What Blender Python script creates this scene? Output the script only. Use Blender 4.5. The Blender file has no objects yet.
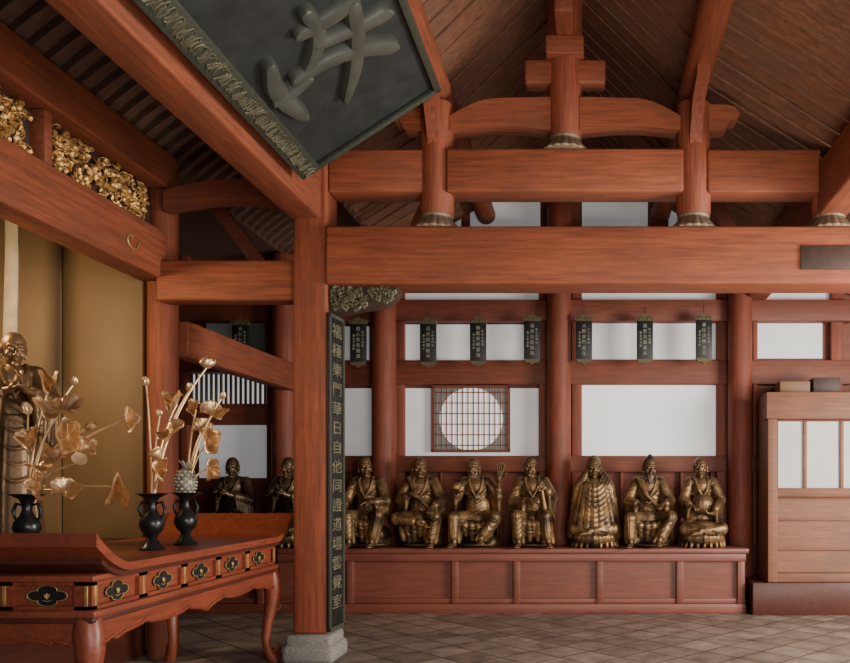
import bpy, bmesh, math, random
import numpy as np
from mathutils import Vector, Matrix, Euler, noise
from mathutils.bvhtree import BVHTree
random.seed(7)
C = bpy.context.scene.collection
PI = math.pi
F = 800.0; VX = 590.0; VY = 483.0; EYE = 1.5
def WX(px, Y): return (px-VX)*Y/F
def WZ(py, Y): return EYE + (VY-py)*Y/F
def R(d): return math.radians(d)
LOC = {}
# ------------------------------------------------------------------ materials
def newmat(name):
    m = bpy.data.materials.new(name); m.use_nodes = True
    nt = m.node_tree; b = nt.nodes['Principled BSDF']
    return m, nt, b
def wood(name, c1, c2, rough=.66, sc=(3,3,3), bump=.25, coat=0.0, dust=.6):
    m, nt, b = newmat(name); N = nt.nodes; L = nt.links
    tc = N.new('ShaderNodeTexCoord'); mp = N.new('ShaderNodeMapping'); mp.inputs['Scale'].default_value = sc
    L.new(tc.outputs['Object'], mp.inputs['Vector'])
    n1 = N.new('ShaderNodeTexNoise'); n1.inputs['Scale'].default_value = 6; n1.inputs['Detail'].default_value = 10; n1.inputs['Roughness'].default_value = .70
    L.new(mp.outputs[0], n1.inputs['Vector'])
    r1 = N.new('ShaderNodeValToRGB'); r1.color_ramp.elements[0].color = (*c1,1); r1.color_ramp.elements[1].color = (*c2,1)
    r1.color_ramp.elements[0].position = .28; r1.color_ramp.elements[1].position = .62
    L.new(n1.outputs['Fac'], r1.inputs['Fac'])
    n2 = N.new('ShaderNodeTexNoise'); n2.inputs['Scale'].default_value = 2.2; n2.inputs['Detail'].default_value = 9; n2.inputs['Roughness'].default_value = .7
    L.new(tc.outputs['Object'], n2.inputs['Vector'])
    mr = N.new('ShaderNodeMapRange'); mr.inputs[1].default_value = .44; mr.inputs[2].default_value = .66; mr.inputs[3].default_value = 0; mr.inputs[4].default_value = dust
    L.new(n2.outputs['Fac'], mr.inputs[0])
    mx = N.new('ShaderNodeMixRGB'); mx.inputs[2].default_value = (c2[0]*.52, c2[1]*.66, c2[2]*.85, 1)
    L.new(mr.outputs[0], mx.inputs[0]); L.new(r1.outputs[0], mx.inputs[1]); L.new(mx.outputs[0], b.inputs['Base Color'])
    b.inputs['Roughness'].default_value = rough
    b.inputs['Coat Weight'].default_value = coat; b.inputs['Coat Roughness'].default_value = .25
    bp = N.new('ShaderNodeBump'); bp.inputs['Strength'].default_value = bump; bp.inputs['Distance'].default_value = .01
    L.new(n1.outputs['Fac'], bp.inputs['Height']); L.new(bp.outputs[0], b.inputs['Normal'])
    return m
def gilt(name, dark, gold, lo=.47, hi=.56, metal=.75, rough=.42, nscale=9, namp=.22):
    m, nt, b = newmat(name); N = nt.nodes; L = nt.links
    g = N.new('ShaderNodeNewGeometry'); tc = N.new('ShaderNodeTexCoord')
    n = N.new('ShaderNodeTexNoise'); n.inputs['Scale'].default_value = nscale; n.inputs['Detail'].default_value = 6
    L.new(tc.outputs['Object'], n.inputs['Vector'])
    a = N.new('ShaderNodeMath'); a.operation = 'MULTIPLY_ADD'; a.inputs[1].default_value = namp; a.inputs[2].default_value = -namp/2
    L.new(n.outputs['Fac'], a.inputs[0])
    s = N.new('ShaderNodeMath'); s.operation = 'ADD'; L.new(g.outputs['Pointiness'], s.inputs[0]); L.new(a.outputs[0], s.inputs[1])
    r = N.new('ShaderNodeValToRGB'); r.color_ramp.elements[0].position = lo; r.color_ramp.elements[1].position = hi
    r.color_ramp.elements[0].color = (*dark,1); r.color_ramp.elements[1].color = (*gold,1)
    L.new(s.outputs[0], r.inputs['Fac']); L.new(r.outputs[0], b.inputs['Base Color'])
    b.inputs['Metallic'].default_value = metal; b.inputs['Roughness'].default_value = rough
    bp = N.new('ShaderNodeBump'); bp.inputs['Strength'].default_value = .15; bp.inputs['Distance'].default_value = .01
    n2 = N.new('ShaderNodeTexNoise'); n2.inputs['Scale'].default_value = 60; L.new(tc.outputs['Object'], n2.inputs['Vector'])
    L.new(n2.outputs['Fac'], bp.inputs['Height']); L.new(bp.outputs[0], b.inputs['Normal'])
    return m
def plain(name, c, rough=.6, metal=0, var=.15, scale=6, emit=0, bump=0):
    m, nt, b = newmat(name); N = nt.nodes; L = nt.links
    tc = N.new('ShaderNodeTexCoord'); n = N.new('ShaderNodeTexNoise'); n.inputs['Scale'].default_value = scale; n.inputs['Detail'].default_value = 6
    L.new(tc.outputs['Object'], n.inputs['Vector'])
    r = N.new('ShaderNodeValToRGB'); r.color_ramp.elements[0].position = .3; r.color_ramp.elements[1].position = .7
    r.color_ramp.elements[0].color = (*[v*(1-var) for v in c],1); r.color_ramp.elements[1].color = (*[min(1,v*(1+var)) for v in c],1)
    L.new(n.outputs['Fac'], r.inputs['Fac']); L.new(r.outputs[0], b.inputs['Base Color'])
    b.inputs['Roughness'].default_value = rough; b.inputs['Metallic'].default_value = metal
    if emit:
        L.new(r.outputs[0], b.inputs['Emission Color']); b.inputs['Emission Strength'].default_value = emit
    if bump:
        bp = N.new('ShaderNodeBump'); bp.inputs['Strength'].default_value = bump; bp.inputs['Distance'].default_value = .01
        L.new(n.outputs['Fac'], bp.inputs['Height']); L.new(bp.outputs[0], b.inputs['Normal'])
    return m
M = {}
M['beamx'] = wood('red_wood_x', (.120,.029,.013), (.34,.088,.035), .66, (.4,6,6))
M['beamy'] = wood('red_wood_y', (.110,.027,.013), (.30,.078,.032), .66, (6,.4,6))
M['post'] = wood('red_wood_z', (.110,.025,.012), (.30,.072,.029), .66, (6,6,.4))
M['bpost'] = wood('back_red_wood', (.100,.022,.012), (.24,.054,.024), .62, (6,6,.4))
M['brail'] = wood('back_rail_wood', (.085,.021,.012), (.20,.048,.023), .62, (.4,6,6))
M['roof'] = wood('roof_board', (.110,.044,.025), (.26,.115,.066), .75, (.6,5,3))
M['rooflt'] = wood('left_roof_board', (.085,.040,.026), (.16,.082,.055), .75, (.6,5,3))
M['bench'] = wood('bench_wood', (.11,.028,.019), (.20,.056,.034), .48, (.4,6,6), .1, 0, .4)
M['table'] = wood('table_lacquer', (.13,.027,.014), (.26,.060,.028), .38, (6,.6,6), .06, 0, .45)
M['tabled'] = wood('table_dark', (.05,.013,.009), (.09,.023,.014), .4, (6,.6,6), .05, 0, .3)
M['cab'] = wood('cabinet_wood', (.13,.050,.028), (.25,.098,.052), .62, (.4,6,6))
M['box'] = wood('box_wood', (.15,.075,.035), (.22,.115,.055), .6, (.5,6,6))
M['gold'] = gilt('gilt_carving', (.09,.042,.014), (.58,.34,.12), .43, .60, .6, .45, 22)
M['dgold'] = gilt('dull_gilding', (.06,.035,.015), (.42,.28,.11), .42, .60, .5, .5, 22)
M['carved'] = gilt('carved_foot', (.06,.04,.028), (.34,.26,.17), .40, .62, .2, .6, 20)
M['lotus'] = gilt('lotus_gilding', (.40,.23,.11), (.95,.70,.42), .38, .56, .72, .34, 14)
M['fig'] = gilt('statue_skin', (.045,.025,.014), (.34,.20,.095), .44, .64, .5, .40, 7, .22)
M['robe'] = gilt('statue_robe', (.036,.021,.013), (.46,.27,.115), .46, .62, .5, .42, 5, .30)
M['monk'] = gilt('monk_skin', (.10,.055,.028), (.40,.24,.115), .42, .62, .5, .38, 5, .15)
M['monkrobe'] = gilt('monk_robe', (.060,.035,.020), (.34,.20,.09), .43, .64, .5, .42, 5, .2)
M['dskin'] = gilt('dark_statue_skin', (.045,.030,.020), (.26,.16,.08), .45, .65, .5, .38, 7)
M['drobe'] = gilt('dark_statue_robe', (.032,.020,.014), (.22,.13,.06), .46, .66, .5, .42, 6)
M['black'] = plain('black_lacquer', (.010,.010,.010), .5, 0, .4, 20)
M['hair'] = gilt('dark_bronze_hair', (.015,.011,.009), (.12,.08,.045), .45, .62, .5, .45, 9)
M['sign'] = plain('dark_signboard', (.018,.022,.022), .6, 0, .35, 7, 0, .2)
M['signf'] = gilt('signboard_frame', (.010,.014,.013), (.050,.056,.040), .44, .62, .1, .55, 30)
M['fcarve'] = gilt('frame_carving', (.020,.022,.015), (.10,.095,.055), .44, .62, .2, .5, 30)
M['bronze'] = gilt('plaque_ornament', (.018,.015,.010), (.11,.085,.045), .42, .62, .3, .55, 30)
M['glyph'] = plain('grey_glyph', (.058,.064,.054), .45, 0, .25, 6, 0, .15)
M['ink'] = plain('dull_gold_lettering', (.135,.125,.080), .6, 0, .5, 9)
M['inks'] = plain('small_pale_lettering', (.24,.245,.20), .6, 0, .35, 20)
M['white'] = plain('white_plaster_glow', (.70,.72,.74), .8, 0, .06, 3, .18)  # slight emission painted in so the plaster glows; it is no light source
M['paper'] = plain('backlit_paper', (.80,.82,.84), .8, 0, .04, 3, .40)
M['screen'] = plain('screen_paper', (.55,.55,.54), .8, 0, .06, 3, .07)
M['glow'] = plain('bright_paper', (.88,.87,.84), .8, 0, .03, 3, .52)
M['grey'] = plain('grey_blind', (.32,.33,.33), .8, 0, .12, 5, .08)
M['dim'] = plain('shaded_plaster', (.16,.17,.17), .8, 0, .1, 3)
M['ochre'] = plain('ochre_panel', (.17,.105,.046), .6, 0, .14, 1.5)
M['granite'] = plain('granite', (.21,.20,.185), .85, 0, .3, 60, 0, .3)
M['vase'] = plain('dark_bronze', (.030,.033,.036), .3, .7, .4, 12)
M['pine'] = gilt('grey_bronze', (.08,.075,.06), (.34,.33,.27), .44, .60, .5, .45, 20)
M['cloth'] = plain('pale_cloth', (.30,.25,.18), .8, 0, .2, 8)
M['dark'] = wood('dark_wood', (.03,.014,.010), (.06,.028,.018), .6, (3,3,3))
def floor_mat():
    m, nt, b = newmat('stone_tiles'); N = nt.nodes; L = nt.links
    tc = N.new('ShaderNodeTexCoord'); mp = N.new('ShaderNodeMapping'); mp.inputs['Rotation'].default_value = (0,0,R(45))
    L.new(tc.outputs['Object'], mp.inputs['Vector'])
    br = N.new('ShaderNodeTexBrick'); br.offset = 0; br.inputs['Scale'].default_value = 1
    br.inputs['Brick Width'].default_value = .36; br.inputs['Row Height'].default_value = .36; br.inputs['Mortar Size'].default_value = .010
    br.inputs['Color1'].default_value = (.19,.145,.115,1); br.inputs['Color2'].default_value = (.31,.245,.20,1); br.inputs['Mortar'].default_value = (.07,.052,.042,1)
    L.new(mp.outputs[0], br.inputs['Vector'])
    n = N.new('ShaderNodeTexNoise'); n.inputs['Scale'].default_value = 4; n.inputs['Detail'].default_value = 10; n.inputs['Roughness'].default_value=.7; L.new(tc.outputs['Object'], n.inputs['Vector'])
    mr = N.new('ShaderNodeMapRange'); mr.inputs[1].default_value=.35; mr.inputs[2].default_value=.65; mr.inputs[3].default_value=.55; mr.inputs[4].default_value=1.3
    L.new(n.outputs['Fac'], mr.inputs[0])
    mx = N.new('ShaderNodeVectorMath'); mx.operation='SCALE'; L.new(br.outputs['Color'], mx.inputs[0]); L.new(mr.outputs[0], mx.inputs['Scale'])
    L.new(mx.outputs[0], b.inputs['Base Color']); b.inputs['Roughness'].default_value = .5
    bp = N.new('ShaderNodeBump'); bp.inputs['Strength'].default_value = .5; bp.inputs['Distance'].default_value = .01
    iv = N.new('ShaderNodeMath'); iv.operation = 'SUBTRACT'; iv.inputs[0].default_value = 1; L.new(br.outputs['Fac'], iv.inputs[1])
    L.new(iv.outputs[0], bp.inputs['Height']); L.new(bp.outputs[0], b.inputs['Normal'])
    return m
M['floor'] = floor_mat()
# ------------------------------------------------------------------ mesh builder
class B:
    def __init__(s): s.bm = bmesh.new()
    def box(s, x0, x1, y0, y1, z0, z1, bev=0, mat=None, seg=2):
        c = Vector(((x0+x1)/2, (y0+y1)/2, (z0+z1)/2))
        m = Matrix.Translation(c) @ Matrix.Diagonal((abs(x1-x0), abs(y1-y0), abs(z1-z0), 1))
        if mat is not None: m = mat @ m
        r = bmesh.ops.create_cube(s.bm, size=1, matrix=m)
        if bev:
            es = list({e for v in r['verts'] for e in v.link_edges})
            bmesh.ops.bevel(s.bm, geom=es, offset=bev, segments=seg, profile=.5, affect='EDGES')
        return s
    def ell(s, c, r, rot=None, u=16, v=10):
        if isinstance(r, (int, float)): r = (r, r, r)
        m = Matrix.Translation(c) @ (rot.to_4x4() if rot is not None else Matrix.Identity(4)) @ Matrix.Diagonal((*r, 1))
        bmesh.ops.create_uvsphere(s.bm, u_segments=u, v_segments=v, radius=1, matrix=m)
        return s
    def tube(s, pts, rad, seg=12, flat=None, up=None):
        pts = [Vector(p) for p in pts]; n = len(pts)
        if isinstance(rad, (int, float)): rad = [rad]*n
        rings = []
        t0 = (pts[1]-pts[0]).normalized()
        ref = Vector(up) if up is not None else (Vector((0,0,1)) if abs(t0.z) < .9 else Vector((1,0,0)))
        a = (ref - t0*ref.dot(t0)).normalized()
        for i, p in enumerate(pts):
            t = (pts[min(i+1,n-1)]-pts[max(i-1,0)]).normalized()
            a = (a - t*a.dot(t)).normalized(); b = t.cross(a)
            ring = []
            for k in range(seg):
                th = 2*PI*(k+.5)/seg
                ring.append(s.bm.verts.new(p + (a*math.cos(th) + b*math.sin(th)*(flat or 1))*rad[i]))
            rings.append(ring)
        for i in range(n-1):
            for k in range(seg):
                s.bm.faces.new((rings[i][k], rings[i][(k+1)%seg], rings[i+1][(k+1)%seg], rings[i+1][k]))
        s.bm.faces.new(list(reversed(rings[0]))); s.bm.faces.new(rings[-1])
        return s
    def cap(s, p0, p1, r0, r1=None, seg=14):
        r1 = r0 if r1 is None else r1
        s.tube([p0, p1], [r0, r1], seg); s.ell(p0, r0, None, seg, 8); s.ell(p1, r1, None, seg, 8)
        return s
    def lathe(s, prof, c=(0,0,0), seg=32, fn=None):
        rings = []
        for (r, z) in prof:
            ring = []
            for k in range(seg):
                th = 2*PI*k/seg; rr = r*(fn(th, z) if fn else 1)
                ring.append(s.bm.verts.new((c[0]+rr*math.cos(th), c[1]+rr*math.sin(th), c[2]+z)))
            rings.append(ring)
        for i in range(len(prof)-1):
            for k in range(seg):
                s.bm.faces.new((rings[i][k], rings[i][(k+1)%seg], rings[i+1][(k+1)%seg], rings[i+1][k]))
        s.bm.faces.new(list(reversed(rings[0]))); s.bm.faces.new(rings[-1])
        return s
    def prism(s, poly, a0, a1, axis='y', mat=None):
        def P(u, v, a):
            p = {'y': Vector((u,a,v)), 'x': Vector((a,u,v)), 'z': Vector((u,v,a))}[axis]
            return mat @ p if mat is not None else p
        A = [s.bm.verts.new(P(u,v,a0)) for u,v in poly]; Bv = [s.bm.verts.new(P(u,v,a1)) for u,v in poly]
        n = len(poly)
        s.bm.faces.new(A); s.bm.faces.new(list(reversed(Bv)))
        for i in range(n): s.bm.faces.new((A[i], Bv[i], Bv[(i+1)%n], A[(i+1)%n]))
        return s
    def ribbon(s, pts, hw, a0, a1, mat):
        """carved brush stroke: rounded section and rounded ends, lying on the plane of mat"""
        sp=[];sw=[]; n=len(pts)
        for i in range(n-1):
            q=[pts[max(0,i-1)],pts[i],pts[i+1],pts[min(n-1,i+2)]]
            for j in range(8):
                u=j/8
                sp.append(tuple(.5*((2*q[1][c])+(-q[0][c]+q[2][c])*u+(2*q[0][c]-5*q[1][c]+4*q[2][c]-q[3][c])*u*u+(-q[0][c]+3*q[1][c]-3*q[2][c]+q[3][c])*u**3) for c in (0,1)))
                sw.append(hw[i]*(1-u)+hw[i+1]*u)
        sp.append(pts[-1]); sw.append(hw[-1]); m=len(sp)
        # round the ends
        d0=(Vector(sp[0])-Vector(sp[1])).normalized(); d1=(Vector(sp[-1])-Vector(sp[-2])).normalized()
        pre=[(tuple(Vector(sp[0])+d0*sw[0]*k),sw[0]*math.sqrt(max(.02,1-k*k))) for k in (.98,.8,.45)]
        post=[(tuple(Vector(sp[-1])+d1*sw[-1]*k),sw[-1]*math.sqrt(max(.02,1-k*k))) for k in (.45,.8,.98)]
        sp=[p for p,_ in pre]+sp+[p for p,_ in post]; sw=[w for _,w in pre]+sw+[w for _,w in post]; m=len(sp); rows=[]
        for i in range(m):
            a=Vector(sp[max(0,i-1)]); b_=Vector(sp[min(m-1,i+1)]); t=(b_-a).normalized(); nn=Vector((-t.y,t.x)); p=Vector(sp[i])
            row=[]
            for o,h in ((1,0),(.93,.55),(.72,.88),(.3,1),(-.3,1),(-.72,.88),(-.93,.55),(-1,0)):
                q=p+nn*sw[i]*o; row.append(s.bm.verts.new(mat@Vector((q.x,q.y,a0+(a1-a0)*h))))
            rows.append(row)
        K=8
        for i in range(m-1):
            for k in range(K): s.bm.faces.new((rows[i][k],rows[i][(k+1)%K],rows[i+1][(k+1)%K],rows[i+1][k]))
        s.bm.faces.new(list(reversed(rows[0]))); s.bm.faces.new(rows[-1]); return s
def part(name, b, mat, parent=None, smooth=True, local=False, label=None, kind=None, sharp=True):
    bm = b.bm if isinstance(b, B) else b
    if isinstance(bm, bmesh.types.BMesh):
        bmesh.ops.recalc_face_normals(bm, faces=bm.faces)
        me = bpy.data.meshes.new(name); bm.to_mesh(me); bm.free()
    else: me = bm
    if parent is not None and not local:
        me.transform(Matrix.Translation(-LOC.get(parent.name, Vector((0,0,0)))))
    me.materials.clear(); me.materials.append(M[mat])
    if smooth:
        me.polygons.foreach_set('use_smooth', [True]*len(me.polygons))
        if sharp: me.set_sharp_from_angle(angle=R(38))
    o = bpy.data.objects.new(name, me); C.objects.link(o)
    if parent is not None:
        o.parent = parent; LOC[o.name] = LOC.get(parent.name, Vector((0,0,0)))
    if label: o['label'] = label
    if kind: o['kind'] = kind
    return o
def thing(name, label, cat, loc=(0,0,0), rz=0, group=None, kind=None):
    o = bpy.data.objects.new(name, None); C.objects.link(o); o.empty_display_size = .1
    o.location = loc; o.rotation_euler = (0,0,rz); LOC[o.name] = Vector(loc)
    if kind: o['kind'] = kind
    else:
        o['label'] = label; o['category'] = cat
    if group: o['group'] = group
    return o
def single(name, b, mat, label, cat, group=None, smooth=True, kind=None):
    o = part(name, b, mat, None, smooth)
    if kind: o['kind'] = kind
    else: o['label'] = label; o['category'] = cat
    if group: o['group'] = group
    return o
def text_mesh(items, mtx, extrude=.004):
    bm = bmesh.new()
    for ch, u, v, sz in items:
        cu = bpy.data.curves.new('t', 'FONT'); cu.body = ch; cu.size = sz; cu.extrude = extrude; cu.align_x = 'CENTER'; cu.align_y = 'CENTER'; cu.resolution_u = 2
        ob = bpy.data.objects.new('t', cu); C.objects.link(ob)
        bpy.context.view_layer.update()
        me = bpy.data.meshes.new_from_object(ob.evaluated_get(bpy.context.evaluated_depsgraph_get()))
        me.transform(Matrix.Translation((u, v, 0))); bm.from_mesh(me)
        bpy.data.objects.remove(ob); bpy.data.meshes.remove(me)
    bm.transform(mtx)
    me = bpy.data.meshes.new('lettering'); bm.to_mesh(me); bm.free()
    return me
def frame_matrix(o, u, v):
    u = Vector(u).normalized(); v = Vector(v).normalized(); n = u.cross(v)
    m = Matrix.Identity(4)
    for i in range(3): m[i][0] = u[i]; m[i][1] = v[i]; m[i][2] = n[i]; m[i][3] = o[i]
    return m
# ------------------------------------------------------------------ camera
cam = bpy.data.cameras.new('camera'); co = bpy.data.objects.new('camera', cam); C.objects.link(co)
co.location = (0,0,EYE); co.rotation_euler = (R(90),0,0)
cam.sensor_fit = 'HORIZONTAL'; cam.sensor_width = 36; cam.lens = 36*F/850
cam.shift_x = (425-VX)/850; cam.shift_y = (VY-331.5)/850; cam.clip_start = .05
bpy.context.scene.camera = co
# ------------------------------------------------------------------ setting
single('floor', B().box(-6.4,5.2,-1,10.2,-.1,0), 'floor', '', '', kind='structure', smooth=False)
YB = 10.0
wb = thing('wall_back', '', '', (0,YB,0), kind='structure')
part('wall_boarding', B().box(-6.4,5.2,YB+.06,YB+.16,0,5.9), 'brail', wb, False)
def panel(x0,x1,y0,y1,mat='white',name='plaster_panel',yy=YB+.03):
    part(name, B().box(WX(x0,YB),WX(x1,YB),yy,yy+.04,WZ(y1,YB),WZ(y0,YB)), mat, wb, False)
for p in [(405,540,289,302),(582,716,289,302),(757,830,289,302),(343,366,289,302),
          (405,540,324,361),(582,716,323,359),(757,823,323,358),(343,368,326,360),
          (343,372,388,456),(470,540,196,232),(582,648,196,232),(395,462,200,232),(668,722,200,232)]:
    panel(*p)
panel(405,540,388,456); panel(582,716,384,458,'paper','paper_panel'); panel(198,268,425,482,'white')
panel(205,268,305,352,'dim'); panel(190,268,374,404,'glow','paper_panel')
def rail(x0,x1,y0,y1,d=.10,mat='brail',name='wall_rail'):
    part(name, B().box(WX(x0,YB),WX(x1,YB),YB-d,YB+.055,WZ(y1,YB),WZ(y0,YB),.012), mat, wb)
rail(182,850,302,323,.14); rail(343,850,361,385,.08); rail(182,290,404,425,.06); rail(182,290,352,373,.08)
rail(343,850,456,472,.08); rail(182,290,478,490,.06); rail(343,850,281,289,.08)
rail(343,850,186,197,.1); rail(343,850,232,250,.1)
for x0,x1 in [(395,405),(539,548),(572,582),(716,728),(752,757),(830,842),(182,190),(268,276)]:
    rail(x0,x1,250,545,.05,'bpost','wall_stile')
for x0,x1 in [(462,470),(548,580),(650,668)]:
    rail(x0,x1,170,250,.07,'bpost','wall_stile')
for k in range(13):
    x = 350+k*30
    rail(x,x+3,472,545,.03,'bpost','wall_stile')
for k in range(16):
    x = 191+k*4.9
    part('window_slat', B().box(WX(x,YB),WX(x+1.6,YB),YB-.02,YB+.02,WZ(404,YB),WZ(374,YB)), 'dark', wb, False)
w = thing('window_1', '', '', (WX(472,YB),YB,WZ(418,YB)), kind='structure')
cx, cz = WX(471,YB), WZ(419,YB); rr = 31.5*YB/F; hw = 38*YB/F; hh=32*YB/F
part('window_paper', B().box(cx-hw,cx+hw,YB+.012,YB+.028,cz-hh,cz+hh), 'grey', w, False)
b = B(); b.prism([(cx+rr*math.cos(t*PI/24), cz+rr*math.sin(t*PI/24)) for t in range(48)], YB+.0, YB+.011)
part('round_opening', b, 'glow', w, False)
b = B()
for k in range(14):
    x = cx-hw+.04+k*(2*hw-.08)/13; b.box(x-.006,x+.006,YB-.025,YB-.005,cz-hh,cz+hh)
for k in range(6):
    z = cz-hh+.07+k*(2*hh-.14)/5; b.box(cx-hw,cx+hw,YB-.022,YB-.007,z-.006,z+.006)
part('lattice', b, 'brail', w, False)
b = B()
for a0,a1,c0,c1 in [(-hw-.015,-hw+.015,-hh,hh),(hw-.015,hw+.015,-hh,hh),(-hw-.015,hw+.015,-hh-.015,-hh+.015),(-hw-.015,hw+.015,hh-.015,hh+.015)]:
    b.box(cx+a0,cx+a1,YB-.04,YB+.02,cz+c0,cz+c1)
part('window_frame', b, 'brail', w, False)
single('wall_left', B().box(-6.5,-6.4,-1,10.2,0,5), 'dark', '', '', kind='structure', smooth=False)
def slope(b, xa, za, xb, zb, y0, y1, wdt=.235, gap=.014, th=.03):
    n = int((y1-y0)/wdt)
    for i in range(n):
        ya = y0+i*wdt; yb = ya+wdt-gap; dz = random.uniform(-.010,.010)
        v = [b.bm.verts.new(p) for p in [(xa,ya,za+dz),(xa,yb,za+dz),(xb,yb,zb+dz),(xb,ya,zb+dz),(xa,ya,za+th+dz),(xa,yb,za+th+dz),(xb,yb,zb+th+dz),(xb,ya,zb+th+dz)]]
        for f in [(0,1,2,3),(7,6,5,4),(0,4,5,1),(1,5,6,2),(2,6,7,3),(3,7,4,0)]: b.bm.faces.new([v[k] for k in f])
        v = [b.bm.verts.new(p) for p in [(xa,yb-.010,za-.020),(xa,yb+.022,za-.020),(xb,yb+.022,zb-.020),(xb,yb-.010,zb-.020),(xa,yb-.010,za),(xa,yb+.022,za),(xb,yb+.022,zb),(xb,yb-.010,zb)]]
        for f in [(0,1,2,3),(7,6,5,4),(0,4,5,1),(1,5,6,2),(2,6,7,3),(3,7,4,0)]: b.bm.faces.new([v[k] for k in f])
    v = [b.bm.verts.new(p) for p in [(xa,y0,za+.06),(xa,y1,za+.06),(xb,y1,zb+.06),(xb,y0,zb+.06)]]; b.bm.faces.new(v)  # unseen sheet above the boards, added to stop light leaking through the gaps
XC = -.21
b = B()
RZ = [(-.0,6.08),(1.09,5.0),(2.24,4.28)]
for sgn in (-1,1):
    for (d0,z0),(d1,z1) in zip(RZ[:-1],RZ[1:]): slope(b, XC+sgn*d0, z0, XC+sgn*d1, z1, 2.2, 10.15)
slope(b, XC+2.24, 4.28, 5.2, 3.2, 2.2, 10.15)
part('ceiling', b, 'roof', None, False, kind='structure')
b = B(); xa, xb = -3.8, -2.42
def arcz(t): return 4.33 + (4.22-4.33)*t + .42*math.sin(PI*t)
y = 2.6
NS = 14
while y < 10.0:
    lo = [(xa+(xb-xa)*i/NS, arcz(i/NS)) for i in range(NS+1)]
    b.prism(lo + [(x,z+.07) for x,z in reversed(lo)], y, y+.06, 'y')
    y += .17
lo = [(xa+(xb-xa)*i/NS, arcz(i/NS)+.07) for i in range(NS+1)]
b.prism(lo+[(x,z+.03) for x,z in reversed(lo)], 2.2, 10.15, 'y')
b.box(-6.4,-3.8,2.2,10.15,4.33,4.4)
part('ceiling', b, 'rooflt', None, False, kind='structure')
# ------------------------------------------------------------------ frame timbers
YT = 6.8
def beam(x0,x1,y0,y1,z0,z1,mat,label,bev=.02,name='timber_beam',group=None,extra=None):
    return single(name, B().box(x0,x1,y0,y1,z0,z1,bev,None,3), mat, label, 'beam', group)
mb = thing('tie_beam','long thick red tie beam spanning the hall above the row of small black plaques','beam',(0,YT,3.15))
part('timber', B().box(-2.19,4.6,6.62,6.98,3.15,3.63,.022,None,3), 'beamx', mb)
part('repair_patch', B().box(WX(801,6.6),WX(862,6.6),6.605,6.63,WZ(269,6.6),WZ(245,6.6),.004), 'dark', mb, label='dark inset patch')
beam(-2.19,XC-1.09-.10,6.68,6.94,3.93,4.29,'beamx','short upper red beam between the tall front column and the nearest lotus-footed strut')
beam(XC-1.09+.10,XC+1.09-.10,6.66,6.94,3.93,4.29,'beamx','middle upper red beam carrying the central king strut')
beam(XC+1.09+.10,XC+2.24-.10,6.68,6.94,3.93,4.29,'beamx','short upper red beam right of the right lotus-footed strut')
beam(-3.66,-2.47,6.74,6.94,3.04,3.38,'beamx','short red beam joining the tall front column to the slimmer altar column',.02)
def colm(x,y,z0,z1,r,mat,label,name='column',group=None,seg=28):
    return single(name, B().lathe([(r*.97,z0),(r,z0+.02),(r,z1-.02),(r*.97,z1)],(x,y,0),seg), mat, label, 'column', group)
single('column', B().box(-2.475,-2.19,YT-.145,YT+.145,.24,4.24,.028,None,3),'post','tall red squared column standing on the granite block beside the altar table','column')
single('column_plinth', B().box(-2.55,-2.115,YT-.22,YT+.22,0,.16,.05,None,4).box(-2.52,-2.145,YT-.19,YT+.19,.12,.24,.03,None,3), 'granite','grey granite block under the tall front column','plinth')
colm(-3.73,6.99,0,4.3,.125,'post','slim red column at the right end of the gilt carved lintel')
def lotus_foot(x,y,z,r,parent):
    b = B(); n = 18
    b.lathe([(r*1.14,z),(r*1.22,z+.010),(r*1.12,z+.03),(r*.92,z+.07),(r*.80,z+.105),(r*.84,z+.125)],(x,y,0),108, lambda th,zz: 1+.075*abs(math.sin(th*n/2))*max(0,1-(zz-z)/.14))
    part('lotus_foot', b, 'carved', parent, label='carved lotus petal foot with worn gilding')
for x,zb,zt,lab in [(XC-1.09,3.63,4.72,'lotus-footed strut on the tie beam, left of the central strut'),
                    (XC+1.09,3.63,4.72,'lotus-footed strut on the tie beam, right of the central strut'),
                    (XC+2.24,3.63,4.20,'lotus-footed strut on the tie beam above its dark patch'),
                    (XC,4.29,5.88,'tall central king strut crossed by a short bracket arm near the roof')]:
    t = thing('strut', 'red '+lab, 'strut', (x,YT,zb), group='roof struts')
    lotus_foot(x,YT,zb,.165,t)
    part('post', B().lathe([(.125,zb+.11),(.145,zb+.16),(.145,zt-.02),(.12,zt)],(x,YT,0),24), 'post', t)
    if zt > 5:
        part('bracket_arm', B().box(x-.34,x+.34,YT-.085,YT+.085,4.86,5.06,.022,None,3), 'beamx', t)
        part('bracket_block', B().box(x-.16,x+.16,YT-.17,YT+.17,5.06,5.22,.02), 'beamx', t)
        part('cross_arm', B().box(x-.075,x+.075,YT-.5,YT+.5,5.22,5.40,.02,None,3), 'beamy', t)
    elif zt > 4.5:
        b = B(); b.prism([(YT-.12,4.0+.3),(YT-.2,4.42),(YT-.34,4.6),(YT-.62,4.68),(YT-.62,4.76),(YT-.12,4.76)],x-.05,x+.05,'x')
        part('knee_bracket', b, 'post', t)
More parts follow.
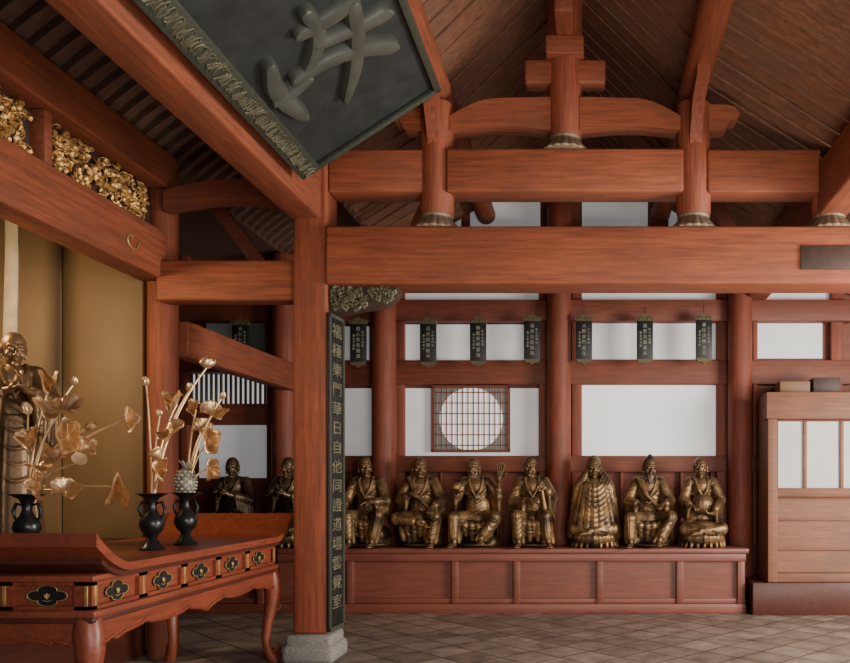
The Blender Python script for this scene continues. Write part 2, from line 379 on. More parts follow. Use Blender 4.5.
for sgn,lab in ((-1,'curved red tie left of the central king strut'),(1,'curved red tie right of the central king strut')):
    xi, xo = XC+sgn*.12, XC+sgn*.97
    lo = []; hi = []
    for i in range(15):
        t = i/14; x = xo+(xi-xo)*t
        hi.append((x, 4.58 + .14*math.sin(PI*.5*min(1,t*2.2)) + .02*t)); lo.append((x, 4.46 + .035*math.sin(PI*t)))
    b = B(); b.prism(lo+list(reversed(hi)), YT-.09, YT+.09,'y')
    xs = XC+sgn*1.09
    b2 = B(); b2.prism([(xs+sgn*.12,4.46),(xs+sgn*.12,4.68),(xs+sgn*.26,4.68),(xs+sgn*.34,4.66),(xs+sgn*.38,4.60),(xs+sgn*.34,4.54),(xs+sgn*.30,4.55),(xs+sgn*.26,4.47)],YT-.08,YT+.08,'y')
    t = thing('curved_tie', lab, 'beam', (xo,YT,4.42)); part('timber', b, 'beamx', t); part('nose', b2, 'beamx', t)
def purlin(x,z,r,lab,y0=2.3,y1=10.0):
    single('purlin', B().tube([(x,y0,z),(x,(y0+y1)/2,z),(x,y1,z)], r, 20), 'beamy', lab, 'beam', 'roof purlins')
purlin(XC-1.09,4.85,.12,'round red purlin over the left lotus-footed strut')
purlin(XC+1.09,4.85,.12,'round red purlin over the right lotus-footed strut')
purlin(XC,5.94,.09,'ridge purlin on top of the central king strut')
beam(-2.50,-2.24,2.3,7.05,3.70,4.16,'beamy','deep red side beam running from the tall front column past the hanging signboard')
beam(XC+2.12,XC+2.38,2.3,10.0,3.75,4.18,'beamy','deep red side beam at the right edge of the roof')
beam(-3.86,-3.62,2.3,6.86,3.23,3.64,'beamy','lower red lintel under the gilt carved frieze')
beam(-3.86,-3.60,2.3,7.0,4.02,4.33,'beamy','upper red lintel above the gilt carved frieze')
beam(-3.74,-3.56,7.1,9.85,2.62,2.94,'beamy','red side beam receding from the altar column to the back wall')
beam(-2.3,XC-.12,9.5,9.7,4.28,4.52,'brail','dim rear cross beam seen under the roof left of centre',.03,group='rear cross beams')
beam(XC+.12,2.0,9.5,9.7,4.28,4.52,'brail','dim rear cross beam seen under the roof right of centre',.03,group='rear cross beams')
for k,(x0,z0,x1,z1,lab) in enumerate([(-1.95,3.7,-1.42,4.75,'slanting dark brace behind the left strut'),(1.6,3.7,1.05,4.75,'slanting dark brace behind the right strut')]):
    single('brace', B().tube([(x0,8.2,z0),((x0+x1)/2,8.2,(z0+z1)/2+.07),(x1,8.2,z1)],.09,4), 'brail', lab,'beam')
lo=[];hi=[]
for i in range(13):
    t=i/12; x=-3.62+1.14*t; lo.append((x,3.82+.07*math.sin(PI*t))); hi.append((x,3.98+.10*math.sin(PI*t)))
b=B(); b.prism(lo+list(reversed(hi)),6.78,6.92,'y'); single('curved_tie', b,'brail','curved red tie over the short beam of the left aisle','beam')
for k,(x0,z0,x1,z1,lab) in enumerate([(-3.70,4.30,-2.95,3.30,'slanting red rafter in the left aisle, near the altar column'),(-3.1,4.4,-2.45,3.7,'slanting red rafter in the left aisle, near the tall column')]):
    single('brace', B().tube([(x0,7.6+k*.5,z0),((x0+x1)/2,7.6+k*.5,(z0+z1)/2+.05),(x1,7.6+k*.5,z1)],.08,4), 'brail', lab,'beam')
for px,lab in [(284,'red back column in the left aisle behind the altar table'),(384,'red back column left of the round window'),(559,'red back column between the round window and the wide paper panel'),(740,'red back column beside the sliding screen cabinet')]:
    zt = 4.9 if px==559 else 4.28
    single('column', B().lathe([(.14,0),(.148,.03),(.148,zt-.03),(.14,zt)],(WX(px,9.8),9.8,0),28),'bpost',lab,'column')
# ------------------------------------------------------------------ carved frieze
t = thing('carved_frieze','gilt openwork leaf carvings between the two red lintels over the altar','carving',(-3.74,4.6,3.64))
part('backing', B().box(-3.80,-3.765,2.6,6.85,3.645,4.015), 'dark', t)
for i,(ya,yb) in enumerate([(3.0,4.1),(4.25,5.32),(5.5,6.75)]):
    b = B(); rnd = random.Random(i)
    for k in range(300):
        y = rnd.uniform(ya+.04,yb-.04); z = rnd.uniform(3.68,3.98); a = rnd.uniform(0,2*PI); s = rnd.uniform(.03,.065); sw=rnd.choice((-1,1)); x0=rnd.uniform(-3.75,-3.71)
        pts = [(x0+.016*math.sin(j*.8), y+math.cos(a+sw*j*.65)*s*(j/5), z+math.sin(a+sw*j*.65)*s*.8*(j/5)) for j in range(6)]
        pts = [(p[0],min(yb,max(ya,p[1])),min(4.0,max(3.66,p[2]))) for p in pts]
        b.tube(pts,[.008,.015,.017,.013,.008,.003],6,.45)
    part('leaf_carving', b, 'gold', t)
for y in (4.18,5.41): part('divider', B().box(-3.78,-3.66,y-.04,y+.04,3.645,4.015,.008),'beamy',t)
part('scroll_mark', B().tube([(-3.612,6.30+.012*a*math.cos(a*.7),3.42+.010*a*math.sin(a*.7)) for a in range(10)],[.004]*2+[.009]*6+[.005]*2,6),'dgold',t)
t = thing('carved_corbel','carved floral corbel under the tie beam at the tall front column','carving',(-2.0,YT,2.93))
b = B(); b.prism([(-2.19,3.15),(-1.62,3.15),(-1.62,3.10),(-1.68,3.03),(-1.80,2.985),(-1.94,2.97),(-2.06,2.94),(-2.19,2.93)],YT-.09,YT+.09,'y')
part('corbel_body', b,'dark',t)
b = B(); rnd = random.Random(4)
for k in range(80):
    x = rnd.uniform(-2.16,-1.66); zb_ = 2.96+max(0,(x+1.9))*.35; z = rnd.uniform(zb_,3.13); a=rnd.uniform(0,6.28)
    b.tube([(x+.035*math.cos(a+j*.9)*(1-j*.12), YT-.095+rnd.uniform(-.015,.01), z+.03*math.sin(a+j*.9)*(1-j*.12)) for j in range(7)],[.012]*6+[.006],6)
part('scrollwork', b,'fcarve',t)
# ------------------------------------------------------------------ hanging signboard
pA = Vector((WX(300,6.0),6.0,WZ(176,6.0)))
pB = Vector((WX(432,5.75),5.75,WZ(69,5.75)))
u = Vector((0,1,0)); v = (pB-pA); v.y=0; H = v.length; v.normalize()
LEN = 2.9
mS = frame_matrix(pA, u, v)
nz = 1 if Vector(mS.col[2][:3]).z < 0 else -1
sg = thing('signboard','huge dark tilted signboard with a raised brush character hanging under the roof','signboard',pA)
def sb(u0,u1,v0,v1,n0,n1,bev=0): return B().box(u0,u1,v0,v1,n0*nz,n1*nz,bev,mS)
part('board', sb(-LEN,0,0,H,-.05,0), 'sign', sg, False)
b = B(); fw=.11
for (u0,u1,v0,v1) in [(-LEN,0,0,fw*1.5),(-LEN,0,H-fw*.5,H),(-fw*.4,0,0,H)]:
    b.box(u0,u1,v0,v1,0,.045*nz,.012,mS)
part('frame', b,'signf',sg)
b = B(); rnd=random.Random(3)
for k in range(110):
    uu=-LEN+.03+k*.026; a=rnd.uniform(0,6)
    b.tube([mS @ Vector((uu+.022*math.cos(a+j),fw*.75+rnd.uniform(-.01,.01)+.045*math.sin(a+j),.047*nz)) for j in range(5)],[.006,.009,.009,.007,.004],6)
part('frame_carving', b,'fcarve',sg)
mI=mS.inverted()
def on_plane(px,py):
    d = Vector(((px-VX)/F,1,(VY-py)/F)); o = Vector((0,0,EYE)); nn = Vector(mS.col[2][:3])
    tt = (pA-o).dot(nn)/d.dot(nn); q=mI@(o+d*tt); return (q.x,q.y)
b = B()
strokes = [([(298,30),(318,19),(340,4),(356,-14)],[7,9,10,7]),([(304,10),(315,28),(312,50),(301,72)],[8,9,8,5]),
 ([(318,38),(350,25),(380,10)],[7,8,10]),([(294,74),(328,55),(358,45),(386,42)],[7,9,10,11]),
 ([(350,2),(354,36),(351,66),(343,94)],[9,10,9,5]),([(267,62),(272,84),(284,99),(299,110)],[7,11,11,8]),([(274,96),(290,86),(304,74)],[6,8,6])]
for i,(pts,hw_) in enumerate(strokes):
    b.ribbon([on_plane(x,y) for x,y in pts],[h*.0066 for h in hw_],-.002*nz,(.055+.002*i)*nz,mS)
part('brush_character', b,'glyph',sg)
# ------------------------------------------------------------------ couplet board
a0 = Vector((-2.170,6.65,0)); a1 = Vector((-2.145,6.97,0)); ud=(a1-a0).normalized()
t = thing('couplet_board','tall narrow black board with a column of carved characters on the front column','plaque',(a0+a1)/2+Vector((0,0,.26)))
mC = frame_matrix((a0+a1)/2+Vector((0,0,.26)), ud, (0,0,1)); W=(a1-a0).length; HH=2.66
part('board', B().box(-W/2,W/2,0,HH,-.018,0,.004,mC),'black',t)
b=B()
for x0,x1,z0,z1 in [(-W/2,-W/2+.03,0,HH),(W/2-.03,W/2,0,HH),(-W/2,W/2,0,.03),(-W/2,W/2,HH-.03,HH)]: b.box(x0,x1,z0,z1,0,.01,0,mC)
part('border', b,'signf',t,False)
chars='福極樂門華日自他同證道場雲覺室'
its=[(c,0,HH-.14-k*(HH-.2)/len(chars),.125) for k,c in enumerate(chars)]
mCs=mC@Matrix.Translation((0,0,.004))@Matrix.Diagonal((1.7,1,1,1))
part('lettering', text_mesh(its, mCs,.003),'ink',t,False)
# ------------------------------------------------------------------ small plaques
lab = ['black inscribed plaque just right of the tall front column','black inscribed plaque second from the tall front column, left of the round window',
 'black inscribed plaque above the round window','black inscribed plaque just left of the middle back column','black inscribed plaque just right of the middle back column',
 'black inscribed plaque above the middle of the wide paper panel','black inscribed plaque just left of the right back column','dim black plaque hanging in the left aisle over the slatted window']
txt = ['慈心尊者羅漢','月光照寶殿中','無量壽佛慧海','清淨法身如來','大願普門自在','般若波羅蜜多','善住須彌山王','天台石橋金剛']
YP=9.62
for i,(px,y0,y1) in enumerate([(358,319,367),(428,319,367),(478,318,366),(532,316,364),(584,316,364),(645,316,364),(704,315,363),(240,320,366)]):
    x=WX(px,YP); z0=WZ(y1,YP); z1=WZ(y0,YP); hwid=.098
    t=thing('inscribed_plaque',lab[i],'plaque',(x,YP,z0),group='small black plaques on the back wall')
    part('board', B().box(x-hwid,x+hwid,YP,YP+.03,z0+.03,z1-.05,.006),'black',t)
    b=B(); b.prism([(x-hwid,z1-.06),(x-hwid-.012,z1-.02),(x-.05,z1+.0),(x,z1+.025),(x+.05,z1),(x+hwid+.012,z1-.02),(x+hwid,z1-.06)],YP-.012,YP+.035,'y')
    for s in (-1,1): b.tube([(x+s*.05+.03*math.cos(j),YP-.012,z1-.035+.02*math.sin(j)) for j in range(5)],.008,5)
    part('crest', b,'bronze',t)
    b=B(); b.prism([(x-hwid,z0+.06),(x+hwid,z0+.06),(x+hwid-.02,z0+.02),(x+.03,z0+.015),(x,z0-.01),(x-.03,z0+.015),(x-hwid+.02,z0+.02)],YP-.012,YP+.035,'y')
    part('foot_ornament', b,'bronze',t)
    its=[(c,0,.18-k*.066,.052) for k,c in enumerate(txt[i])]+[(c,.055,.14-k*.04,.03) for k,c in enumerate(txt[(i+3)%8][:5])]+[(c,-.052,.10-k*.04,.03) for k,c in enumerate(txt[(i+5)%8][:5])]
    part('lettering', text_mesh(its, frame_matrix((x,YP-.001,(z0+z1)/2-.012),(1,0,0),(0,0,1)),.002),'inks',t,False)
    part('hanging_cord', B().tube([(x,YP+.015,z1),(x,YP+.03,z1+.12)],.005,6),'dark',t)
# ------------------------------------------------------------------ bench
BY=9.2; BX0,BX1=-5.6,WX(746,BY)
t=thing('statue_bench','long dark red panelled bench carrying the row of gilt statues','bench',((BX0+BX1)/2,BY,0))
part('top_board', B().box(BX0,BX1+.03,BY-.04,9.64,.69,.75,.015),'bench',t)
part('core', B().box(BX0,BX1,BY+.06,9.64,.0,.69),'bench',t)
part('lower_rail', B().box(BX0,BX1,BY-.01,BY+.06,0,.11,.01),'bench',t)
part('upper_rail', B().box(BX0,BX1,BY-.01,BY+.06,.60,.69,.01),'bench',t)
part('middle_rail', B().box(BX0,BX1,BY+.02,BY+.06,.11,.17,.008),'bench',t)
for px in (200,260,350,455,517,600,680,741):
    part('stile', B().box(WX(px,BY)-.04,WX(px,BY)+.04,BY-.005,BY+.06,.11,.60,.008),'bench',t)
# ------------------------------------------------------------------ right platform and cabinet
X0=BX1+.05
single('raised_platform', B().box(X0,5.0,9.06,9.62,0,.37,.01),'tabled','low dark red platform under the sliding screen cabinet','platform')
cx0=WX(768,9.1)
t=thing('screen_cabinet','red wooden cabinet with white paper screen panels right of the bench','cabinet',(cx0,9.1,.37))
zc1=WZ(392,9.1)
part('body', B().box(cx0,4.6,9.24,9.60,.37,zc1-.02),'cab',t)
part('top_rail', B().box(cx0-.02,4.6,9.08,9.3,WZ(419,9.1),zc1,.012),'cab',t)
part('side_post', B().box(cx0,cx0+.11,9.10,9.24,.37,WZ(419,9.1),.01),'cab',t)
part('sill_rail', B().box(cx0+.11,4.6,9.12,9.24,WZ(497,9.1),WZ(488,9.1),.008),'cab',t)
part('bottom_rail', B().box(cx0+.11,4.6,9.12,9.24,.37,.47,.008),'cab',t)
for k,(a,c) in enumerate([(780,805),(809,842),(846,880)]):
    pp=part('paper_screen', B().box(WX(a,9.1),WX(c,9.1),9.19,9.215,WZ(488,9.1),WZ(421,9.1)),'screen',t,False)
    part('screen_frame', B().box(WX(c,9.1)-.0,WX(c,9.1)+.04,9.16,9.22,WZ(488,9.1),WZ(421,9.1),.004),'cab',pp)
for z in (WZ(520,9.1),WZ(550,9.1)): part('board_line', B().box(cx0+.11,4.6,9.21,9.235,z-.012,z+.012,.004),'cab',t)
single('wooden_box', B().box(WX(778,9.4),WX(808,9.4),9.3,9.58,zc1,zc1+.15,.01),'box','brown wooden box on top of the screen cabinet','box')
single('wooden_box', B().box(WX(811,9.4),WX(838,9.4),9.3,9.58,zc1,zc1+.19,.01),'dark','darker wooden box at the right on top of the screen cabinet','box')
single('incense_dish', B().lathe([(.03,0),(.05,.01),(.075,.045),(.07,.05),(.045,.02)],(WX(594,9.25),9.22,.75),20),'vase','small dark incense dish on the bench below the cloaked statue','dish')
# ------------------------------------------------------------------ altar area
single('altar_screen', B().box(-6.3,WX(64,6.95),6.9,6.94,1.02,4.3,.004),'ochre','ochre screen panel behind the standing statue','screen')
single('altar_screen', B().box(WX(65,6.95),-3.87,6.92,6.96,1.02,4.3,.004),'ochre','ochre screen panel beside the slim altar column','screen')
single('altar_platform', B().box(-6.3,-3.87,3.6,6.98,0,1.02,.01),'tabled','dark altar platform behind the altar table','platform')
single('banner', B().tube([(WX(10,6.4),6.4,4.33),(WX(11,6.4)+.01,6.4,3.4),(WX(10,6.4),6.4,2.5)],[.05,.055,.06],10,.4),'cloth','pale cloth banner hanging at the left edge above the standing statue','banner')
TX1=-2.56; TX0=-3.62; TY0=4.15; TY1=6.89; ZT=1.06
bx1=-2.64; bx0=-3.56; by0=4.24; by1=6.76
t=thing('altar_table','red lacquered altar table with upturned ends and quatrefoil panels','table',((TX0+TX1)/2,(TY0+TY1)/2,0))
def topz(y):
    d=min(y-TY0,TY1-y); return .18*max(0,1-d/.32)**1.7
ys=[TY0+i*.032 for i in range(11)]+[TY0+.42+i*(TY1-TY0-.84)/6 for i in range(7)]+[TY1-.32+i*.032 for i in range(11)]
up=[(y,ZT+topz(y)) for y in ys]; dn=[(y,ZT-.045+topz(y)*.85) for y in reversed(ys)]
b=B(); b.prism(up+dn,TX0,TX1,'x'); part('tabletop', b,'table',t)
b=B(); b.prism([(y,z-.045) for y,z in up[3:-3]]+[(y,z-.03) for y,z in dn[3:-3]],TX0+.03,TX1-.03,'x'); part('top_moulding', b,'tabled',t)
part('upper_moulding', B().box(bx0-.02,bx1+.02,by0-.02,by1+.02,.975,1.01,.01),'table',t)
part('core', B().box(bx0+.03,bx1-.025,by0+.025,by1-.03,.80,.98),'table',t)
part('lower_moulding', B().box(bx0-.035,bx1+.035,by0-.035,by1+.035,.785,.825,.012),'table',t)
part('waist_moulding', B().box(bx0-.015,bx1+.015,by0-.015,by1+.015,.755,.785,.006),'tabled',t)
PY=[4.49+.48*k for k in range(5)]; PX=[-2.885,-3.325]
def frame_side():
    b=B()
    edges=[by0]+[4.73+.48*k for k in range(4)]+[by1]
    for e in edges: b.box(bx1-.03,bx1,max(by0,e-.045),min(by1,e+.045),.825,.975)
    b.box(bx1-.03,bx1,by0,by1,.825,.845); b.box(bx1-.03,bx1,by0,by1,.955,.975)
    for e in (bx1-.05,-3.105,bx0+.05): b.box(e-.045,e+.045,by0,by0+.03,.825,.975)
    b.box(bx0,bx1,by0,by0+.03,.825,.845); b.box(bx0,bx1,by0,by0+.03,.955,.975)
    b.box(bx0,bx1,by1-.035,by1,.825,.975); b.box(bx0,bx0+.035,by0,by1,.825,.975)
    return b
part('panel_frame', frame_side(),'table',t,False)
def quat(cx_,cz_,a,c,n=40):
    out=[]
    for i in range(n):
        th=2*PI*i/n; r=.68+.32*abs(math.cos(2*th))**.7
        out.append((cx_+a*r*math.cos(th), cz_+c*r*math.sin(th)))
    return out
def medal(kind,c):
    if kind=='y': ax='x'; p0,p1=bx1-.028,bx1-.016
    else: ax='y'; p0,p1=by0+.016,by0+.028
    b=B(); b.prism(quat(c,.90,.105,.055),p0,p1,ax); m_=part('medallion', b,'black',t,False)
    b=B()
    P=lambda u_,z_,d:( (bx1-d,u_,z_) if kind=='y' else (u_,by0+d,z_))
    ring=quat(c,.90,.107,.056); b.tube([P(u_,z_,.012) for u_,z_ in ring]+[P(*ring[0],.012)],.0035,6)
    for k in range(3):
        a=PI/2+(k-1)*.6; b.tube([P(c,.882,.010),P(c+.015*math.cos(a),.882+.020*math.sin(a),.008),P(c+.026*math.cos(a),.882+.034*math.sin(a),.010)],[.003,.006,.002],6)
    b.tube([P(c-.022,.876,.010),P(c,.870,.008),P(c+.022,.876,.010)],.003,6)
    part('medallion_gilding', b,'dgold',m_)
for y in PY: medal('y',y)
for x in PX: medal('x',x)
for e in [by0+.03]+[4.73+.48*k for k in range(4)]+[by1-.08]:
    part('gilt_bar', B().box(bx1-.005,bx1+.006,e-.013,e+.013,.845,.955,.003),'gold',t)
for e in (bx1-.03,-3.105): part('gilt_bar', B().box(e-.010,e+.010,by0-.006,by0+.005,.845,.955,.003),'gold',t)
def scallop(a0_,a1_,n=60):
    out=[]
    for i in range(n+1):
        s=i/n; d=min(s,1-s)*(a1_-a0_)
        z=.58+.10*min(1,d/.30)**.7
        z-= .028*abs(math.sin(s*PI*(5 if a1_-a0_>1.5 else 2)))**.6*(1 if d>.2 else 0)
        z-= .03*math.exp(-((s-.5)*(a1_-a0_)/.07)**2)
        out.append((a0_+(a1_-a0_)*s,z))
    return out
def apron(lo,ax,p0,p1,e0,e1):
    b=B(); b.prism(lo+[(e1,.76),(e0,.76)],p0,p1,ax); return part('apron', b,'table',t)
lo=scallop(by0,by1); apron(lo,'x',bx1-.03,bx1+.005,by0,by1)
b=B(); b.tube([(bx1+.008,y,z+.012) for y,z in lo],.010,6); part('apron_bead', b,'table',t)
apron(lo,'x',bx0-.005,bx0+.03,by0,by1)
lo=scallop(bx0,bx1); apron(lo,'y',by0-.005,by0+.03,bx0,bx1); apron(lo,'y',by1-.03,by1+.005,bx0,bx1)
b=B(); b.tube([(x,by0-.008,z+.012) for x,z in lo],.010,6); part('apron_bead', b,'table',t)
for x,sx_ in ((bx1-.05,1),(bx0+.05,-1)):
    for y,sy in ((by0+.05,-1),(by1-.05,1)):
        o=Vector((sx_,sy,0)).normalized()
        pth=[(.78,.0,.066),(.70,.015,.078),(.60,.034,.074),(.48,.024,.058),(.34,-.012,.042),(.20,-.030,.034),(.10,-.01,.036),(.05,.02,.044),(.0,.045,.048)]
        b=B(); b.tube([Vector((x,y,z))+o*q for z,q,r in pth],[r for z,q,r in pth],10,up=(sx_,sy,0))
        lg=part('leg', b,'table',t)
        b=B(); b.tube([Vector((x,y,.10))+o*.035,Vector((x,y,.08))+o*.08,Vector((x,y,.115))+o*.10,Vector((x,y,.135))+o*.07],[.02,.018,.014,.010],8)
        part('foot_scroll', b,'table',lg)
        b=B(); b.tube([Vector((x,y,.50))+o*.06,Vector((x,y,.46))+o*.095,Vector((x,y,.43))+o*.07,Vector((x,y,.45))+o*.05],[.018,.018,.013,.006],8)
        part('knee_scroll', b,'table',lg)
# ------------------------------------------------------------------ vases and lotus stems
def vase(x,y,label,s=1.0):
    t=thing('flower_vase',label,'vase',(x,y,ZT))
    pf=[(.072,0),(.078,.012),(.058,.028),(.042,.055),(.030,.075),(.034,.092),(.062,.125),(.078,.165),(.070,.205),(.040,.24),(.027,.275),(.028,.31),(.045,.342),(.088,.366),(.102,.372),(.085,.374),(.03,.34)]
    part('vase_body', B().lathe([(r*s,z*s) for r,z in pf],(x,y,ZT),36),'vase',t)
    for sx in (-1,1):
        b=B(); b.tube([(x+sx*.028*s,y,ZT+.305*s),(x+sx*.065*s,y,ZT+.315*s),(x+sx*.085*s,y,ZT+.27*s),(x+sx*.075*s,y,ZT+.23*s),(x+sx*.055*s,y,ZT+.205*s)],[.007,.010,.010,.008,.008],8)
        part('handle', b,'vase',t)
    return Vector((x,y,ZT+.35*s))
def leaf_mesh(c, nrm, size, cup=.5, wav=.15, ph=0, n=42, rings=8, fold=0):
    b=bmesh.new(); nrm=Vector(nrm).normalized(); q=nrm.to_track_quat('Z','Y').to_matrix()
    cv=b.verts.new(c); prev=None
    for r in range(1,rings+1):
        f=r/rings; ring=[]
        for k in range(n):
            th=2*PI*k/n
            rr=size*f*(1+.12*math.sin(5*th+ph)*f)
            z=cup*size*f*f + wav*size*f*f*math.sin(3*th+ph)+ .06*size*f*math.cos(14*th) + fold*size*f*abs(math.cos(th))
            if f>.75: z-=.25*size*(f-.75)/.25*(.6+.4*math.sin(2*th+ph)); rr-=.04*size*(f-.75)/.25
            ring.append(b.verts.new(Vector(c)+q@Vector((rr*math.cos(th)*(1-fold*.5),rr*math.sin(th),z))))
        for k in range(n):
            if prev is None: b.faces.new((cv,ring[k],ring[(k+1)%n]))
            else: b.faces.new((prev[k],ring[k],ring[(k+1)%n],prev[(k+1)%n]))
        prev=ring
    bmesh.ops.solidify(b, geom=b.faces[:], thickness=.004)
    return b
def petals(c, axis, size, n, open_, rows=2):
    b=B(); ax=Vector(axis).normalized(); q=ax.to_track_quat('Z','Y').to_matrix()
    for rw in range(rows):
        for k in range(n):
            th=2*PI*(k+rw*.5)/n; op=open_*(1-.45*rw)
            rows_=[]
            for i in range(6):
                f=i/5; w=size*.30*math.sin(PI*min(1,f*.92+.08))**.8
                rad=size*(.08+.55*math.sin(f*PI*.6)*op+ .16*math.sin(f*PI)); zz=size*f*(1.0-.25*op)
                d=Vector((math.cos(th),math.sin(th),0)); s_=Vector((-math.sin(th),math.cos(th),0))
                rows_.append([b.bm.verts.new(Vector(c)+q@(d*(rad-abs(j)*w*.25)+s_*w*j+Vector((0,0,zz)))) for j in (-1,-.4,.4,1)])
            for i in range(5):
                for j in range(3): b.bm.faces.new((rows_[i][j],rows_[i][j+1],rows_[i+1][j+1],rows_[i+1][j]))
    return b
def lotus(mouth, px, py, kind, size, dy=0, nrm=(0,-1,.5), label='', group='gilt lotus stems'):
    Y=mouth.y+dy; tip=Vector((WX(px,Y),Y,WZ(py,Y)))
    t=thing('lotus_stem',label,'ornament',mouth,group=group)
    p0=mouth-Vector((random.uniform(-.012,.012),0,.14)); m=mouth+Vector(((tip.x-mouth.x)*.25,(tip.y-mouth.y)*.3,(tip.z-mouth.z)*.55+.05))
    mo=mouth+Vector((max(-.018,min(.018,(tip.x-mouth.x)*.1)),random.uniform(-.015,.015),0))
    pts=[p0,mo]
    for i in range(1,11):
        f=i/10; pts.append(mo*(1-f)**2+m*2*f*(1-f)+tip*f*f)
    part('stem', B().tube(pts,[.008]*4+[.0062]*8,8),'lotus',t)
    if kind=='leaf': part('leaf', leaf_mesh(tip,nrm,size,.55,.24,random.uniform(0,6)),'lotus',t,sharp=False)
    elif kind=='fold': part('leaf', leaf_mesh(tip,nrm,size*1.1,.15,.16,random.uniform(0,6),fold=.95),'lotus',t,sharp=False)
    elif kind=='bud': part('flower_bud', petals(tip-Vector(nrm).normalized()*size*.2,nrm,size,5,.15),'lotus',t)
    elif kind=='flower': part('flower', petals(tip-Vector(nrm).normalized()*size*.2,nrm,size,8,.8),'lotus',t)
    elif kind=='pod':
        q=Vector(nrm).normalized().to_track_quat('Z','Y').to_matrix().to_4x4()
        b=B().lathe([(.01,0),(size*.35,size*.25),(size*.6,size*.75),(size*.58,size*.85),(size*.5,size*.82)],(0,0,0),20); b.bm.transform(Matrix.Translation(tip)@q)
        part('seed_pod', b,'lotus',t)
v1=vase(-3.42,4.86,'dark bronze flower vase at the near end of the altar table',1.0)
v2=vase(-2.88,5.26,'dark bronze flower vase nearest the front edge of the altar table',1.0)
v3=vase(-2.87,5.68,'dark bronze flower vase behind the nearest one on the altar table',1.0)
g1='gilt lotus in the near left vase'; g2='gilt lotus in the front vase'; g3='gilt lotus in the rear vase'
for a in [(50,386,'fold',.085,.1,(.3,-.6,.8),'gilt folded lotus leaf standing beside the statue\'s hands'),
          (60,412,'leaf',.125,0,(.3,-.6,.9),'large open gilt lotus leaf left of the ochre seam'),
          (68,438,'fold',.11,-.1,(.5,-.7,.1),'gilt folded lotus leaf just below the large open leaf'),
          (52,466,'leaf',.11,-.15,(-.2,-.6,.9),'gilt lotus leaf low over the near vase'),
          (88,428,'bud',.08,.05,(.8,-.2,.4),'small gilt lotus bud leaning right of the large leaf'),
          (125,420,'fold',.075,.1,(.9,-.4,.2),'gilt lotus leaf on the longest stem reaching toward the slim column'),
          (118,487,'fold',.11,-.05,(.3,-.5,-.7),'gilt lotus leaf drooping right at the middle of the table'),
          (78,464,'pod',.07,-.1,(.5,-.6,.5),'gilt lotus seed pod low beside the near vase'),
          (28,412,'bud',.08,-.1,(-.2,-.2,1),'gilt lotus bud in front of the statue\'s robe'),
          (66,492,'leaf',.085,-.2,(.3,-.6,.7),'small gilt lotus leaf hanging beside the near vase rim'),
          (36,440,'fold',.08,-.12,(-.3,-.8,.4),'gilt folded leaf in the dense left cluster over the robe hem'),
          (74,384,'bud',.06,.12,(.3,-.2,1),'thin gilt bud highest right of the left cluster'),
          (44,486,'fold',.075,-.2,(-.2,-.9,.2),'gilt folded leaf resting on the near vase mouth'),
          (84,448,'leaf',.07,0,(.6,-.7,.4),'small round gilt leaf at the right side of the left cluster')]:
    lotus(v1,a[0],a[1],a[2],a[3],a[4],a[5],a[6],group=g1)
for a in [(146,384,'bud',.065,.0,(-.1,-.2,1),'gilt lotus bud on the tall stem before the slim column'),
          (208,366,'flower',.085,.1,(.1,-.5,1),'gilt lotus flower at the very top of the arrangement'),
          (177,404,'fold',.08,0,(-.2,-.7,.6),'gilt folded leaf halfway up before the slim column'),
          (171,434,'leaf',.10,-.1,(-.2,-.6,.9),'gilt open leaf above the front vase'),
          (160,458,'pod',.07,-.1,(-.3,-.5,.7),'gilt seed pod just above the front vase'),
          (190,390,'bud',.065,.1,(.1,-.3,1),'small gilt bud between the tall flower and the slim column'),
          (166,470,'fold',.075,-.12,(.0,-.8,.3),'gilt folded leaf low between the two front vases'),
          (160,415,'bud',.055,.05,(-.3,-.3,1),'short gilt bud beside the slim column, under the tall bud')]:
    lotus(v2,a[0],a[1],a[2],a[3],a[4],a[5],a[6],group=g2)
for a in [(213,414,'leaf',.095,0,(.4,-.6,.9),'gilt open leaf at the right side under the tall flower'),
          (209,442,'fold',.10,-.05,(.5,-.7,.2),'gilt folded leaf right of the rear vase stems'),
          (209,468,'fold',.085,.05,(.6,-.6,-.3),'gilt leaf bending down beside the rear vase'),
          (222,398,'bud',.06,.05,(.4,-.2,.9),'little gilt bud farthest right of the arrangement'),
          (196,410,'fold',.07,.1,(0,-.8,.6),'gilt folded leaf directly below the tall flower'),
          (203,428,'leaf',.07,.06,(.2,-.8,.5),'gilt leaf in the middle of the rear bouquet')]:
    lotus(v3,a[0],a[1],a[2],a[3],a[4],a[5],a[6],group=g3)
t=thing('pineapple_ornament','grey knobbly pineapple-shaped finial standing in the rear vase','ornament',v3)
part('fruit', B().lathe([(.012,-.10),(.02,-.01),(.05,.02),(.068,.06),(.070,.10),(.058,.15),(.035,.185),(.015,.20)],v3,48).bm,'pine',t)
b=B()
for r_ in range(7):
    z=.025+r_*.024; rad=.066*math.sin(PI*min(1,(z+.02)/.23))**.5
    for k in range(10):
        th=2*PI*(k+.5*(r_%2))/10; b.ell(v3+Vector((rad*math.cos(th),rad*math.sin(th),z)),(.014,.014,.012),None,8,6)
part('scales', b,'pine',t)
b=B()
for k in range(8):
    th=2*PI*k/8; d=Vector((math.cos(th),math.sin(th),0)); b.tube([v3+Vector((0,0,.19)),v3+d*.02+Vector((0,0,.225)),v3+d*.05+Vector((0,0,.25))],[.010,.010,.002],6)
part('crown_leaves', b,'pine',t)
